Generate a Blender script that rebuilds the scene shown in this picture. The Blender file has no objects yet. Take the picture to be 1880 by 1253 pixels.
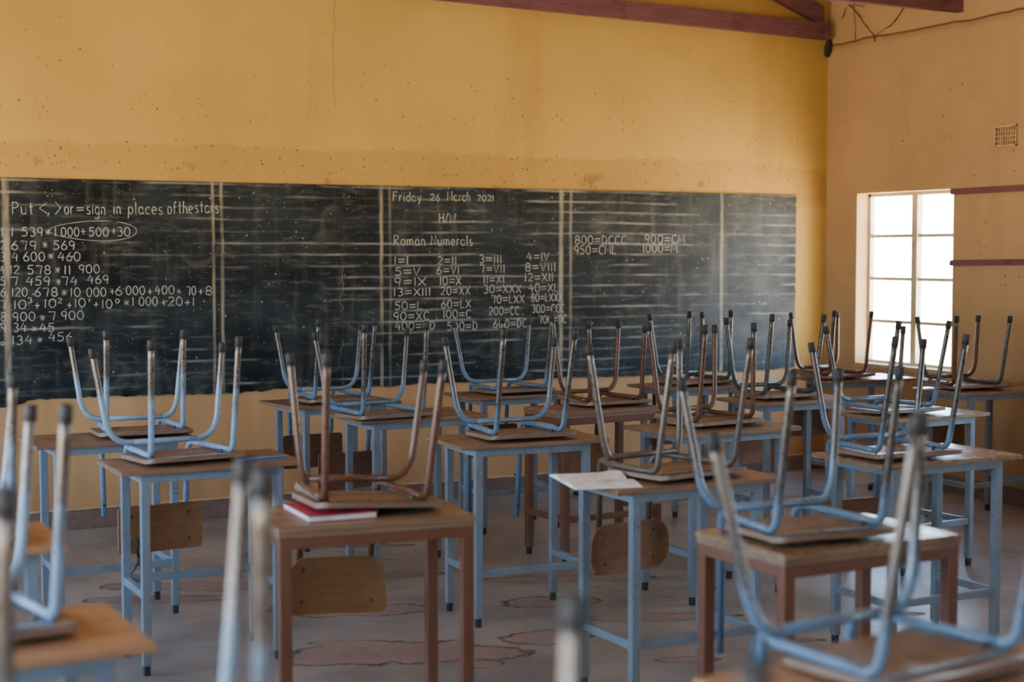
import bpy, bmesh, math, random
from mathutils import Vector, Matrix
random.seed(7)
C = bpy.context.scene.collection
PI = math.pi

# ------------------------------------------------------------------ node helpers
class NT:
    def __init__(s, name):
        s.m = bpy.data.materials.new(name); s.m.use_nodes = True
        s.t = s.m.node_tree; s.t.nodes.clear()
        s.out = s.t.nodes.new('ShaderNodeOutputMaterial')
        s.co = s.t.nodes.new('ShaderNodeTexCoord').outputs['Object']
    def n(s, typ, **kw):
        nd = s.t.nodes.new(typ)
        for k, v in kw.items(): setattr(nd, k, v)
        return nd
    def link(s, a, b): s.t.links.new(a, b)
    def setin(s, sock, v):
        if isinstance(v, bpy.types.NodeSocket): s.link(v, sock)
        else: sock.default_value = v
    def math(s, op, a, b=0.0, c=None, clamp=False):
        nd = s.n('ShaderNodeMath', operation=op, use_clamp=clamp)
        s.setin(nd.inputs[0], a); s.setin(nd.inputs[1], b)
        if c is not None: s.setin(nd.inputs[2], c)
        return nd.outputs[0]
    def xyz(s):
        nd = s.n('ShaderNodeSeparateXYZ'); s.link(s.co, nd.inputs[0]); return nd.outputs
    def scaled(s, sc, off=(0, 0, 0)):
        nd = s.n('ShaderNodeMapping'); s.link(s.co, nd.inputs[0])
        nd.inputs['Scale'].default_value = sc; nd.inputs['Location'].default_value = off
        return nd.outputs[0]
    def noise(s, scale, detail=4, rough=.55, vec=None, dist=0):
        detail = min(detail, 3); nd = s.n('ShaderNodeTexNoise'); s.link(vec or s.co, nd.inputs['Vector'])
        nd.inputs['Scale'].default_value = scale; nd.inputs['Detail'].default_value = detail
        nd.inputs['Roughness'].default_value = rough; nd.inputs['Distortion'].default_value = dist
        return nd.outputs['Fac']
    def voro(s, scale, vec=None, feature='F1', rnd=1.0):
        nd = s.n('ShaderNodeTexVoronoi', feature=feature); s.link(vec or s.co, nd.inputs['Vector'])
        nd.inputs['Scale'].default_value = scale; nd.inputs['Randomness'].default_value = rnd
        return nd.outputs
    def ramp(s, f, lo, hi, a=0.0, b=1.0):
        nd = s.n('ShaderNodeMapRange', interpolation_type='SMOOTHSTEP'); s.setin(nd.inputs[0], f)
        for i, v in enumerate((lo, hi, a, b)): nd.inputs[1 + i].default_value = v
        return nd.outputs[0]
    def mix(s, f, a, b, blend='MIX'):
        nd = s.n('ShaderNodeMix', data_type='RGBA', blend_type=blend)
        s.setin(nd.inputs[0], f)
        for i, v in ((6, a), (7, b)):
            s.setin(nd.inputs[i], v if isinstance(v, bpy.types.NodeSocket) else (*v[:3], 1))
        return nd.outputs[2]
    def bump(s, h, strength=.3, dist=.005):
        nd = s.n('ShaderNodeBump'); nd.inputs['Strength'].default_value = strength
        nd.inputs['Distance'].default_value = dist; s.link(h, nd.inputs['Height']); return nd.outputs[0]
    def bsdf(s, col, rough=.6, metal=0.0, normal=None, spec=.5):
        nd = s.n('ShaderNodeBsdfPrincipled')
        s.setin(nd.inputs['Base Color'], col if isinstance(col, bpy.types.NodeSocket) else (*col, 1))
        s.setin(nd.inputs['Roughness'], rough); s.setin(nd.inputs['Metallic'], metal)
        nd.inputs['Specular IOR Level'].default_value = spec
        if normal: s.link(normal, nd.inputs['Normal'])
        s.link(nd.outputs[0], s.out.inputs[0]); return s.m

def srgb(r, g, b):
    f = lambda c: (c / 255 / 12.92) if c < 10.3 else ((c / 255 + .055) / 1.055) ** 2.4
    return (f(r), f(g), f(b))

# ------------------------------------------------------------------ materials
def m_plaster(name, base, dirt, front):
    t = NT(name); x, y, z = t.xyz()
    big = t.noise(1.1, 5, .6); col = t.mix(t.ramp(big, .35, .7), base, tuple(c * .86 for c in base))
    st = t.noise(1.0, 6, .65, t.scaled((2.2, 2.2, .35)))
    col = t.mix(t.math('MULTIPLY', t.ramp(st, .52, .78), .35), col, dirt)
    # tide line and stains just above the blackboard
    nz = t.math('MULTIPLY', t.math('SUBTRACT', t.noise(.9, 4), .5), .22)
    zz = t.math('ADD', z, nz)
    if front:
        band = t.math('MULTIPLY', t.ramp(zz, 2.10, 2.06), t.ramp(zz, 1.80, 1.88))
        col = t.mix(t.math('MULTIPLY', band, .24), col, srgb(146, 94, 58))
        sm = t.math('MULTIPLY', t.ramp(t.noise(5, 6, .7), .58, .70), t.math('MULTIPLY', t.ramp(z, 2.02, 1.93), t.ramp(z, 1.84, 1.87)))
        col = t.mix(t.math('MULTIPLY', sm, .5), col, srgb(105, 78, 62))
    if front: col = t.mix(t.math('MULTIPLY', t.ramp(z, .85, .70), .85), col, t.mix(t.ramp(st, .35, .7), srgb(206, 164, 122), srgb(184, 138, 98)))
    # fly specks: dense rows near the old picture rail heights
    ns = t.noise(.7, 3)
    def rowmask(zc, w):
        d = t.math('ABSOLUTE', t.math('SUBTRACT', t.math('ADD', z, t.math('MULTIPLY', t.math('SUBTRACT', ns, .5), .12)), zc))
        return t.ramp(d, w, 0.0)
    dens = None
    for zc, w, k in (((2.06, .07, 1.0), (1.97, .09, 1.0), (2.27, .12, .55), (2.48, .08, .4)) if front else ((2.35, .35, .7), (1.6, .5, .8), (2.0, .3, .6))):
        r = t.math('MULTIPLY', rowmask(zc, w), k)
        dens = r if dens is None else t.math('MAXIMUM', dens, r)
    for sc, size in ((19, .12), (29, .16), (47, .22)):
        v = t.voro(sc)
        cell = t.n('ShaderNodeSeparateColor'); t.link(v['Color'], cell.inputs[0])
        thr = t.math('SUBTRACT', .993, t.math('MULTIPLY', dens, .40))
        on = t.math('GREATER_THAN', cell.outputs[0], thr)
        rad = t.math('MULTIPLY', cell.outputs[1], size)
        spot = t.math('MULTIPLY', t.ramp(t.math('SUBTRACT', v['Distance'], rad), .05, -.02), on)
        col = t.mix(t.math('MULTIPLY', spot, .8), col, srgb(58, 38, 22))
    v = t.voro(4.2); cell = t.n('ShaderNodeSeparateColor'); t.link(v['Color'], cell.inputs[0])
    blot = t.math('MULTIPLY', t.ramp(t.math('ADD', v['Distance'], t.math('MULTIPLY', t.noise(22, 3), .25)), .24, .15),
                  t.math('GREATER_THAN', cell.outputs[0], .72))
    if front: blot = t.math('MULTIPLY', blot, t.ramp(t.math('ABSOLUTE', t.math('SUBTRACT', z, 1.95)), .09, .03))
    else: blot = t.math('MULTIPLY', blot, t.math('MULTIPLY', t.ramp(z, 2.15, 2.25), t.ramp(z, 2.55, 2.42)))
    col = t.mix(t.math('MULTIPLY', blot, .55), col, srgb(70, 52, 42))
    # cracks
    if front:
        wob = t.math('MULTIPLY', t.math('SUBTRACT', t.noise(2.2, 5, .6, t.scaled((.001, .001, 1))), .5), .16)
        d = t.math('ABSOLUTE', t.math('SUBTRACT', t.math('ADD', x, wob), 3.15))
        cr = t.math('MULTIPLY', t.ramp(d, .005, .001), t.ramp(z, 2.25, 2.4))
    else:
        wob = t.math('MULTIPLY', t.math('SUBTRACT', t.noise(2.5, 6, .65, t.scaled((.001, 1, .001))), .5), .05)
        dz = t.math('SUBTRACT', t.math('ADD', z, wob), 2.893)
        cr = t.ramp(t.math('ABSOLUTE', dz), .010, .003)
        col = t.mix(t.math('MULTIPLY', t.math('MULTIPLY', t.ramp(dz, -.06, 0), t.ramp(dz, .01, 0)), .35), col, srgb(80, 55, 40))
    col = t.mix(t.math('MULTIPLY', cr, .7 if not front else .35), col, srgb(62, 40, 26))
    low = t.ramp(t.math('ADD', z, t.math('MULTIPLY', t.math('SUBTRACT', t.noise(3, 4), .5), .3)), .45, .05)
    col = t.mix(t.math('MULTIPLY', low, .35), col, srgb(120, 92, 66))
    return t.bsdf(col, .82, normal=t.bump(t.noise(26, 5), .18, .006), spec=.2)

def m_board():
    t = NT('slate_black_painted_board'); x, y, z = t.xyz()
    smear = t.noise(2.0, 7, .68, t.scaled((1, 1, 1.6)))
    fine = t.noise(9, 6, .75, t.scaled((.6, 1, 3)))
    col = t.mix(t.ramp(smear, .34, .72), srgb(15, 21, 27), srgb(44, 52, 57))
    col = t.mix(t.math('MULTIPLY', t.ramp(fine, .5, .8), .5), col, srgb(112, 112, 106))
    bl = t.noise(3.3, 5, .6, t.scaled((1, 1, 1.3), (5, 0, 2)), 1.2)
    col = t.mix(t.math('MULTIPLY', t.ramp(bl, .56, .74), .22), col, srgb(128, 126, 114))
    vst = t.noise(14, 4, .6, t.scaled((1, 1, .12)))
    col = t.mix(t.math('MULTIPLY', t.ramp(vst, .5, .8), .3), col, srgb(118, 116, 110))
    # ruled chalk lines about every 65 mm, smudged
    wz = t.math('ADD', z, t.math('MULTIPLY', t.math('SUBTRACT', t.noise(1.3, 3), .5), .03))
    fr = t.math('FRACT', t.math('DIVIDE', wz, .0655))
    ln = t.ramp(t.math('ABSOLUTE', t.math('SUBTRACT', fr, .5)), .17, .02)
    brk = t.ramp(t.math('MULTIPLY', t.noise(1.6, 6, .75, t.scaled((1, 1, 5))), t.ramp(t.noise(.9, 3, .6, t.scaled((1, 1, 1.4))), .3, .6, .6, 1.15)), .40, .72)
    col = t.mix(t.math('MULTIPLY', t.math('MULTIPLY', ln, brk), .7), col, srgb(158, 154, 145))
    vl = None
    for xc, k, w in ((1.326, 1, .026), (2.431, .75, .012), (2.48, .75, .014), (3.436, .8, .016), (3.491, .45, .012), (4.643, 1, .022), (4.713, .7, .016), (5.857, 1.0, .018)):
        wob = t.math('MULTIPLY', t.math('SUBTRACT', t.noise(3, 4), .5), .02)
        d = t.math('ABSOLUTE', t.math('SUBTRACT', t.math('ADD', x, wob), xc))
        r = t.math('MULTIPLY', t.ramp(d, w, w * .25), k)
        vl = r if vl is None else t.math('MAXIMUM', vl, r)
    vb = t.ramp(t.noise(5, 5, .7, t.scaled((2, 1, .5))), .28, .62)
    col = t.mix(t.math('MULTIPLY', t.math('MULTIPLY', vl, vb), .75), col, srgb(178, 166, 144))
    # window reflection paling the right end, put into the colour
    sheen = t.math('MULTIPLY', t.ramp(x, 4.6, 6.4), t.ramp(t.noise(1.7, 6, .7), .34, .74))
    col = t.mix(t.math('MULTIPLY', sheen, .34), col, srgb(128, 128, 130))
    # chips and chalk crumbs
    for sc, thr, sz in ((24, .88, .16), (46, .92, .2), (85, .92, .24)):
        v = t.voro(sc); c = t.n('ShaderNodeSeparateColor'); t.link(v['Color'], c.inputs[0])
        sp = t.math('MULTIPLY', t.ramp(t.math('SUBTRACT', v['Distance'], t.math('MULTIPLY', c.outputs[1], sz)), .04, -.03), t.math('GREATER_THAN', c.outputs[0], thr))
        col = t.mix(t.math('MULTIPLY', sp, .6), col, srgb(190, 178, 152))
    # plaster crack
    wob = t.math('MULTIPLY', t.math('SUBTRACT', t.noise(4, 5, .7, t.scaled((.001, .001, 1))), .5), .25)
    d = t.math('ABSOLUTE', t.math('SUBTRACT', t.math('ADD', x, wob), 3.19))
    crm = t.math('MULTIPLY', t.ramp(d, .0035, .0008), t.ramp(t.noise(4, 4, .6), .42, .6))
    col = t.mix(t.math('MULTIPLY', crm, .55), col, srgb(160, 150, 130))
    rough = t.ramp(smear, .3, .7, .42, .6)
    return t.bsdf(col, rough, normal=t.bump(t.noise(40, 4), .15, .003), spec=.2)

def m_floor():
    t = NT('worn_concrete_screed'); x, y, z = t.xyz()
    n1 = t.noise(1.6, 6, .62); n2 = t.noise(14, 5, .7)
    col = t.mix(t.ramp(n1, .35, .68), srgb(150, 142, 138), srgb(112, 106, 104))
    col = t.mix(t.math('MULTIPLY', t.ramp(n2, .35, .85), .2), col, srgb(170, 162, 156))
    sw = t.noise(3, 5, .6, t.scaled((.6, 1.8, 1)))
    col = t.mix(t.math('MULTIPLY', t.ramp(sw, .45, .85), .25), col, srgb(112, 88, 76))
    # broken patches where the screed has come off
    wob = t.math('MULTIPLY', t.math('SUBTRACT', t.noise(5, 7, .62), .5), 1.25)
    mask = None
    for (px, py, rx, ry, a) in ((2.13, 5.16, .40, .17, -.35), (2.45, 5.0, .2, .10, -.5), (2.06, 5.36, .14, .04, -.4), (2.79, 5.08, .17, .10, -.3), (2.4, 4.84, .08, .05, 0),
                                (3.08, 5.6, .2, .1, -.3), (1.86, 6.58, .42, .09, -.45), (1.62, 6.42, .3, .07, -.4), (2.28, 5.86, .34, .12, -.4), (3.3, 6.0, .25, .06, -.4),
                                (3.35, 5.15, .3, .06, -.4), (3.6, 5.9, .2, .08, -.4), (3.1, 4.55, .12, .05, -.4), (3.6, 4.6, .12, .04, -.4), (2.75, 6.4, .2, .06, -.4), (3.3, 3.75, .2, .09, -.4),
                                (4.25, 4.75, .12, .04, -.4), (2.9, 7.1, .2, .04, -.4), (3.0, 3.9, .1, .05, 0)):
        ca, sa = math.cos(a), math.sin(a)
        dx = t.math('SUBTRACT', x, px); dy = t.math('SUBTRACT', y, py)
        u = t.math('DIVIDE', t.math('ADD', t.math('MULTIPLY', dx, ca), t.math('MULTIPLY', dy, sa)), rx)
        v = t.math('DIVIDE', t.math('SUBTRACT', t.math('MULTIPLY', dy, ca), t.math('MULTIPLY', dx, sa)), ry)
        d = t.math('SQRT', t.math('ADD', t.math('MULTIPLY', u, u), t.math('MULTIPLY', v, v)))
        mask = d if mask is None else t.math('MINIMUM', mask, d)
    dd = t.math('ADD', mask, wob)
    pm = t.ramp(dd, 1.06, .98)
    small = t.ramp(t.noise(3.4, 6, .72, t.scaled((.8, 1.5, 1), (3, 1, 0))), .755, .775)
    pm = t.math('MAXIMUM', pm, small)
    rim_shade = t.math('MULTIPLY', t.ramp(dd, 1.10, 1.02), t.ramp(dd, .90, 1.0))  # shade along the broken edges, put into the colour
    pc = t.mix(t.ramp(t.noise(38, 6, .8), .3, .7), srgb(116, 82, 72), srgb(146, 116, 106))
    col = t.mix(t.math('MULTIPLY', pm, .62), col, pc)
    col = t.mix(t.math('MULTIPLY', rim_shade, .75), col, srgb(52, 36, 30))
    cw = t.math('MULTIPLY', t.math('SUBTRACT', t.noise(3, 6, .7), .5), .35)
    cr = t.ramp(t.math('ABSOLUTE', t.math('SUBTRACT', t.math('ADD', t.math('ADD', x, t.math('MULTIPLY', y, .55)), cw), 6.58)), .008, .002)
    col = t.mix(t.math('MULTIPLY', cr, .6), col, srgb(50, 38, 34))
    rough = t.math('ADD', t.math('MULTIPLY', pm, .45), t.ramp(n2, .2, .9, .28, .42))
    h = t.noise(4, 3, .55)
    return t.bsdf(col, rough, normal=t.bump(h, .08, .006), spec=.5)

def m_paint(name, base, worn, rust, amount=.5, rough=.42):
    t = NT(name); x, y, z = t.xyz()
    n = t.noise(9, 6, .7); f = t.noise(55, 4, .7)
    col = t.mix(t.ramp(n, .40, .75), base, tuple(c * .78 for c in base))
    col = t.mix(t.math('MULTIPLY', t.ramp(n, .60, .66), amount), col, worn)
    col = t.mix(t.math('MULTIPLY', t.ramp(f, .64, .70), .8), col, rust)
    low = t.ramp(t.math('ADD', z, t.math('MULTIPLY', n, .12)), .30, .05)
    col = t.mix(t.math('MULTIPLY', low, .35), col, srgb(118, 112, 104))
    return t.bsdf(col, rough, spec=.5)

def m_tube(name, base, steel, wear=.5, lo=.12, hi=.32):
    # painted low on the legs, rubbed to bare steel toward the feet
    t = NT(name); x, y, z = t.xyz()
    n = t.noise(11, 6, .72); f = t.noise(48, 5, .75)
    col = t.mix(t.ramp(f, .4, .8), base, tuple(c * .72 for c in base))
    bare = t.math('ADD', t.math('MULTIPLY', t.ramp(z, lo, hi), wear), t.math('MULTIPLY', t.math('SUBTRACT', n, .5), 1.3), clamp=True)
    bare = t.ramp(bare, .1, .75)
    str_ = t.noise(30, 4, .6, t.scaled((1, 1, .15)))
    sc = t.mix(t.ramp(str_, .35, .7), steel, tuple(c * .62 for c in steel))
    col = t.mix(bare, col, sc)
    col = t.mix(t.math('MULTIPLY', t.ramp(t.noise(80, 3), .66, .72), .7), col, srgb(66, 42, 32))
    return t.bsdf(col, t.ramp(f, .3, .7, .22, .42), t.math('MULTIPLY', bare, .5))

def m_wood(name, a, b, dark, axis='x', rough=.36, gloss=.5):
    t = NT(name)
    sc = {'x': (1.5, 22, 22), 'y': (22, 1.5, 22)}[axis]
    g = t.noise(3, 6, .6, t.scaled(sc), .6); n = t.noise(6, 6, .7)
    col = t.mix(t.ramp(g, .3, .7), a, b)
    col = t.mix(t.math('MULTIPLY', t.ramp(n, .52, .74), .55), col, dark)
    sp = t.noise(70, 4, .7); col = t.mix(t.math('MULTIPLY', t.ramp(sp, .66, .72), .6), col, srgb(60, 40, 30))
    r = t.ramp(n, .3, .75, rough, rough + .22)
    return t.bsdf(col, r, normal=t.bump(t.math('ADD', g, t.math('MULTIPLY', sp, .4)), .12, .002), spec=gloss)

def m_plain(name, col, rough=.6, metal=0., spec=.5):
    t = NT(name); n = t.noise(30, 4, .6)
    c = t.mix(t.ramp(n, .35, .7), col, tuple(k * .75 for k in col))
    return t.bsdf(c, rough, metal, spec=spec)

def m_glass():
    t = NT('window_glass')
    tr = t.n('ShaderNodeBsdfTransparent'); gl = t.n('ShaderNodeBsdfGlossy'); gl.inputs['Roughness'].default_value = .03
    mx = t.n('ShaderNodeMixShader')
    d = t.ramp(t.noise(4, 5), .4, .8, .04, .10); t.link(d, mx.inputs[0])
    t.link(tr.outputs[0], mx.inputs[1]); t.link(gl.outputs[0], mx.inputs[2]); t.link(mx.outputs[0], t.out.inputs[0])
    return t.m

OCHRE = srgb(204, 166, 92)
M = dict(
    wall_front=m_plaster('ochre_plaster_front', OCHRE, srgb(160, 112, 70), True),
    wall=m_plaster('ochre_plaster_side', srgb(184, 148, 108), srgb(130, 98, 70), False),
    board=m_board(), floor=m_floor(), glass=m_glass(),
    blue=m_paint('blue_grey_enamel', srgb(120, 130, 141), srgb(116, 116, 114), srgb(70, 58, 50), .5),
    rust=m_paint('red_oxide_enamel', srgb(112, 70, 50), srgb(98, 68, 54), srgb(62, 40, 30), .4),
    tube_blue=m_tube('blue_tube', srgb(128, 152, 176), srgb(112, 102, 94), .8, .12, .34),
    tube_worn=m_tube('worn_blue_tube', srgb(100, 122, 146), srgb(92, 86, 82), .85, .02, .26),
    tube_grey=m_tube('grey_green_tube', srgb(70, 78, 80), srgb(96, 94, 88), .7, .05, .3),
    tube_rust=m_tube('red_oxide_tube', srgb(98, 60, 42), srgb(92, 78, 68), .55, .2, .4),
    tube_brown=m_tube('brown_tube', srgb(92, 78, 70), srgb(104, 96, 90), .55, .1, .35),
    cap=m_plain('black_rubber', srgb(44, 44, 48), .7), bolt=m_plain('bolt_steel', srgb(92, 86, 80), .4, .8),
    top_a=m_wood('desk_ply_brown', srgb(142, 110, 86), srgb(116, 88, 68), srgb(86, 64, 52), rough=.28),
    top_b=m_wood('desk_ply_orange', srgb(178, 130, 92), srgb(154, 110, 78), srgb(116, 82, 60)),
    top_c=m_wood('desk_ply_grey', srgb(146, 118, 94), srgb(122, 96, 76), srgb(90, 70, 56), rough=.17),
    seat=m_wood('seat_ply', srgb(140, 114, 94), srgb(112, 88, 74), srgb(72, 56, 48)),
    back=m_wood('backrest_ply', srgb(142, 96, 58), srgb(126, 84, 50), srgb(96, 64, 42), rough=.4),
    back_dark=m_wood('backrest_ply_dark', srgb(112, 72, 48), srgb(98, 62, 42), srgb(74, 48, 36), rough=.4),
    timber=m_wood('maroon_painted_timber', srgb(122, 80, 86), srgb(106, 68, 74), srgb(86, 54, 58), rough=.6, gloss=.25),
    frame=m_paint('window_steel_cream', srgb(196, 180, 150), srgb(160, 140, 112), srgb(110, 80, 56), .4),
    skirt=m_plain('dull_brown_skirting_paint', srgb(120, 96, 86), .6), chalk=m_plain('white_chalk', srgb(196, 194, 186), .95, spec=.1),
    chalk_dim=m_plain('rubbed_chalk', srgb(196, 192, 182), .95, spec=.1),
    roof=m_plain('roof_sheet', srgb(196, 186, 172), .6), nest=m_plain('dark_mud', srgb(52, 38, 34), .95),
    vent=m_plain('cream_vent_brick', srgb(206, 168, 126), .8), dark=m_plain('vent_hole_shade', srgb(40, 28, 22), .9),
    web=m_plain('dusty_web', srgb(74, 54, 40), .95), red=m_plain('red_cloth_cover', srgb(176, 40, 66), .5),
    paper=m_plain('white_paper', srgb(250, 248, 250), .8), edge=m_plain('page_edges', srgb(206, 206, 200), .85),
    ink=m_plain('dark_ink', srgb(40, 42, 60), .8), cord=m_plain('black_cord', srgb(24, 22, 22), .6),
    bluepen=m_plain('blue_plastic', srgb(40, 120, 200), .35), card=m_plain('grey_card_cover', srgb(150, 165, 160), .7),
    purple=m_plain('purple_paper', srgb(110, 92, 150), .8),
)

# ------------------------------------------------------------------ mesh helpers
class MB:
    def __init__(s): s.b = bmesh.new()
    def box(s, x0, x1, y0, y1, z0, z1, bev=0, mat=None):
        b2 = bmesh.new(); bmesh.ops.create_cube(b2, size=1)
        for v in b2.verts: v.co = Vector(((x0 + x1) / 2 + v.co.x * (x1 - x0), (y0 + y1) / 2 + v.co.y * (y1 - y0), (z0 + z1) / 2 + v.co.z * (z1 - z0)))
        if bev: bmesh.ops.bevel(b2, geom=list(b2.edges), offset=bev, segments=2, affect='EDGES', profile=.5)
        if mat is not None:
            for v in b2.verts: v.co = mat @ v.co
        s._join(b2); return s
    def _join(s, b2):
        me = bpy.data.meshes.new('t'); b2.to_mesh(me); b2.free(); s.b.from_mesh(me); bpy.data.meshes.remove(me)
    def tube(s, pts, r, seg=12, cap=True):
        pts = [Vector(p) for p in pts]; n = len(pts); rs = r if isinstance(r, (list, tuple)) else [r] * n
        tang = []
        for i in range(n):
            a = pts[max(i - 1, 0)]; c = pts[min(i + 1, n - 1)]; tang.append((c - a).normalized())
        up = Vector((0, 0, 1)) if abs(tang[0].z) < .9 else Vector((1, 0, 0))
        nx = tang[0].cross(up).normalized(); rings = []
        for i in range(n):
            nx = (nx - tang[i] * nx.dot(tang[i])).normalized(); ny = tang[i].cross(nx)
            rings.append([s.b.verts.new(pts[i] + (nx * math.cos(k * 2 * PI / seg) + ny * math.sin(k * 2 * PI / seg)) * rs[i]) for k in range(seg)])
        for i in range(n - 1):
            for k in range(seg):
                f = s.b.faces.new((rings[i][k], rings[i][(k + 1) % seg], rings[i + 1][(k + 1) % seg], rings[i + 1][k])); f.smooth = True
        if cap: s.b.faces.new(rings[0]); s.b.faces.new(rings[-1][::-1])
        return s
    def cyl(s, c0, c1, r0, r1=None, seg=14): return s.tube([c0, c1], [r0, r0 if r1 is None else r1], seg)
    def prism(s, poly, fn, d0, d1):
        # extrude a 2D polygon; fn(u, v, d) -> 3D
        a = [s.b.verts.new(fn(u, v, d0)) for u, v in poly]; c = [s.b.verts.new(fn(u, v, d1)) for u, v in poly]
        s.b.faces.new(a); s.b.faces.new(c[::-1]); n = len(poly)
        for i in range(n): s.b.faces.new((a[i], c[i], c[(i + 1) % n], a[(i + 1) % n]))
        return s
    def build(s, name, mat, parent=None, **tags):
        bmesh.ops.recalc_face_normals(s.b, faces=list(s.b.faces))
        me = bpy.data.meshes.new(name); s.b.to_mesh(me); s.b.free()
        me.materials.append(mat); o = bpy.data.objects.new(name, me); C.objects.link(o)
        if parent: o.parent = parent
        for k, v in tags.items(): o[k] = v
        return o

def thing(name, label, cat, loc, rz=0, group=None, ry=0):
    o = bpy.data.objects.new(name, None); C.objects.link(o); o.empty_display_size = .1
    o.location = loc; o.rotation_euler = (0, ry, rz); o['label'] = label; o['category'] = cat
    if group: o['group'] = group
    return o
def tag(o, label, cat, group=None):
    o['label'] = label; o['category'] = cat
    if group: o['group'] = group
    return o
def rrect(hw, hh, r, cx=0, cy=0, n=6, rr=None):
    pts = []
    for q, (sx, sy) in enumerate(((1, 1), (-1, 1), (-1, -1), (1, -1))):
        rad = rr[q] if rr else r
        for k in range(n + 1):
            a = q * PI / 2 + k * PI / 2 / n
            pts.append((cx + sx * (hw - rad) + rad * math.cos(a), cy + sy * (hh - rad) + rad * math.sin(a)))
    return pts
def bez(a, b, c, n=8):
    a, b, c = Vector(a), Vector(b), Vector(c)
    return [a * (1 - t) ** 2 + b * 2 * t * (1 - t) + c * t * t for t in [i / n for i in range(n + 1)]]
def corner(p, k, q, d1, d2, n=8):
    p, k, q = Vector(p), Vector(k), Vector(q)
    return [p] + bez(k + (p - k).normalized() * d1, k, k + (q - k).normalized() * d2, n) + [q]
def lerp(a, b, t): return tuple(a[i] + (b[i] - a[i]) * t for i in range(3))

# ------------------------------------------------------------------ the room
XR, XL, YF, YB, TH = 6.731, -1.1, 8.27, -2.2, .15
EAVE, RIDGE, XM = 3.2, 4.62, (6.731 - 1.1) / 2
def struct(o): o['kind'] = 'structure'; return o
struct(MB().box(XL - TH, XR + TH, YB - TH, YF + TH, -.15, 0).build('floor', M['floor']))
gab = [(XL - TH, 0), (XR + TH, 0), (XR + TH, EAVE), (XM, RIDGE), (XL - TH, EAVE)]
struct(MB().prism(gab, lambda u, v, d: (u, d, v), YF, YF + TH).build('wall_front', M['wall_front']))
def holed_wall(name, fixed0, fixed1, axis, a0, a1, z1, holes, mat):
    mb = MB(); cur = a0
    def bx(u0, u1, w0, w1):
        if axis == 'x': mb.box(fixed0, fixed1, u0, u1, w0, w1)
        else: mb.box(u0, u1, fixed0, fixed1, w0, w1)
    for h0, h1, w0, w1 in sorted(holes):
        bx(cur, h0, 0, z1); bx(h0, h1, 0, w0); bx(h0, h1, w1, z1); cur = h1
    bx(cur, a1, 0, z1)
    return struct(mb.build(name, mat))
RW = [(7.057, 7.95, .75, 1.878), (3.4, 4.6, .75, 1.878), (.2, 1.4, .75, 1.878)]  # second and third are out of view, added and sized for the light
LW = [(5.3, 7.3, .75, 1.878), (2.2, 4.4, .75, 1.878), (-.9, 1.3, .75, 1.878)]
holed_wall('wall_right', XR, XR + TH, 'x', YB, YF, EAVE + .08, RW, M['wall'])
holed_wall('wall_left', XL - TH, XL, 'x', YB, YF, EAVE + .08, LW, M['wall'])
RB = []
holed_wall('wall_back', YB - TH, YB, 'y', XL - TH, XR + TH, EAVE, RB, M['wall'])
gb = [(XL - TH, EAVE), (XR + TH, EAVE), (XM, RIDGE)]
struct(MB().prism(gb, lambda u, v, d: (u, d, v), YB - TH, YB).build('trim_back_gable', M['wall']))
sl = (RIDGE - EAVE) / (XR + TH - XM)
roof = MB()
for sgn in (1, -1):
    e = XM + sgn * (XR + TH + .5 - XM); ze = RIDGE - sl * abs(e - XM)
    roof.prism([(XM, RIDGE), (e, ze), (e, ze + .03), (XM, RIDGE + .03)], lambda u, v, d: (u, d, v), YB - .5, YF + .5)
struct(roof.build('ceiling', M['roof']))

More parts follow.
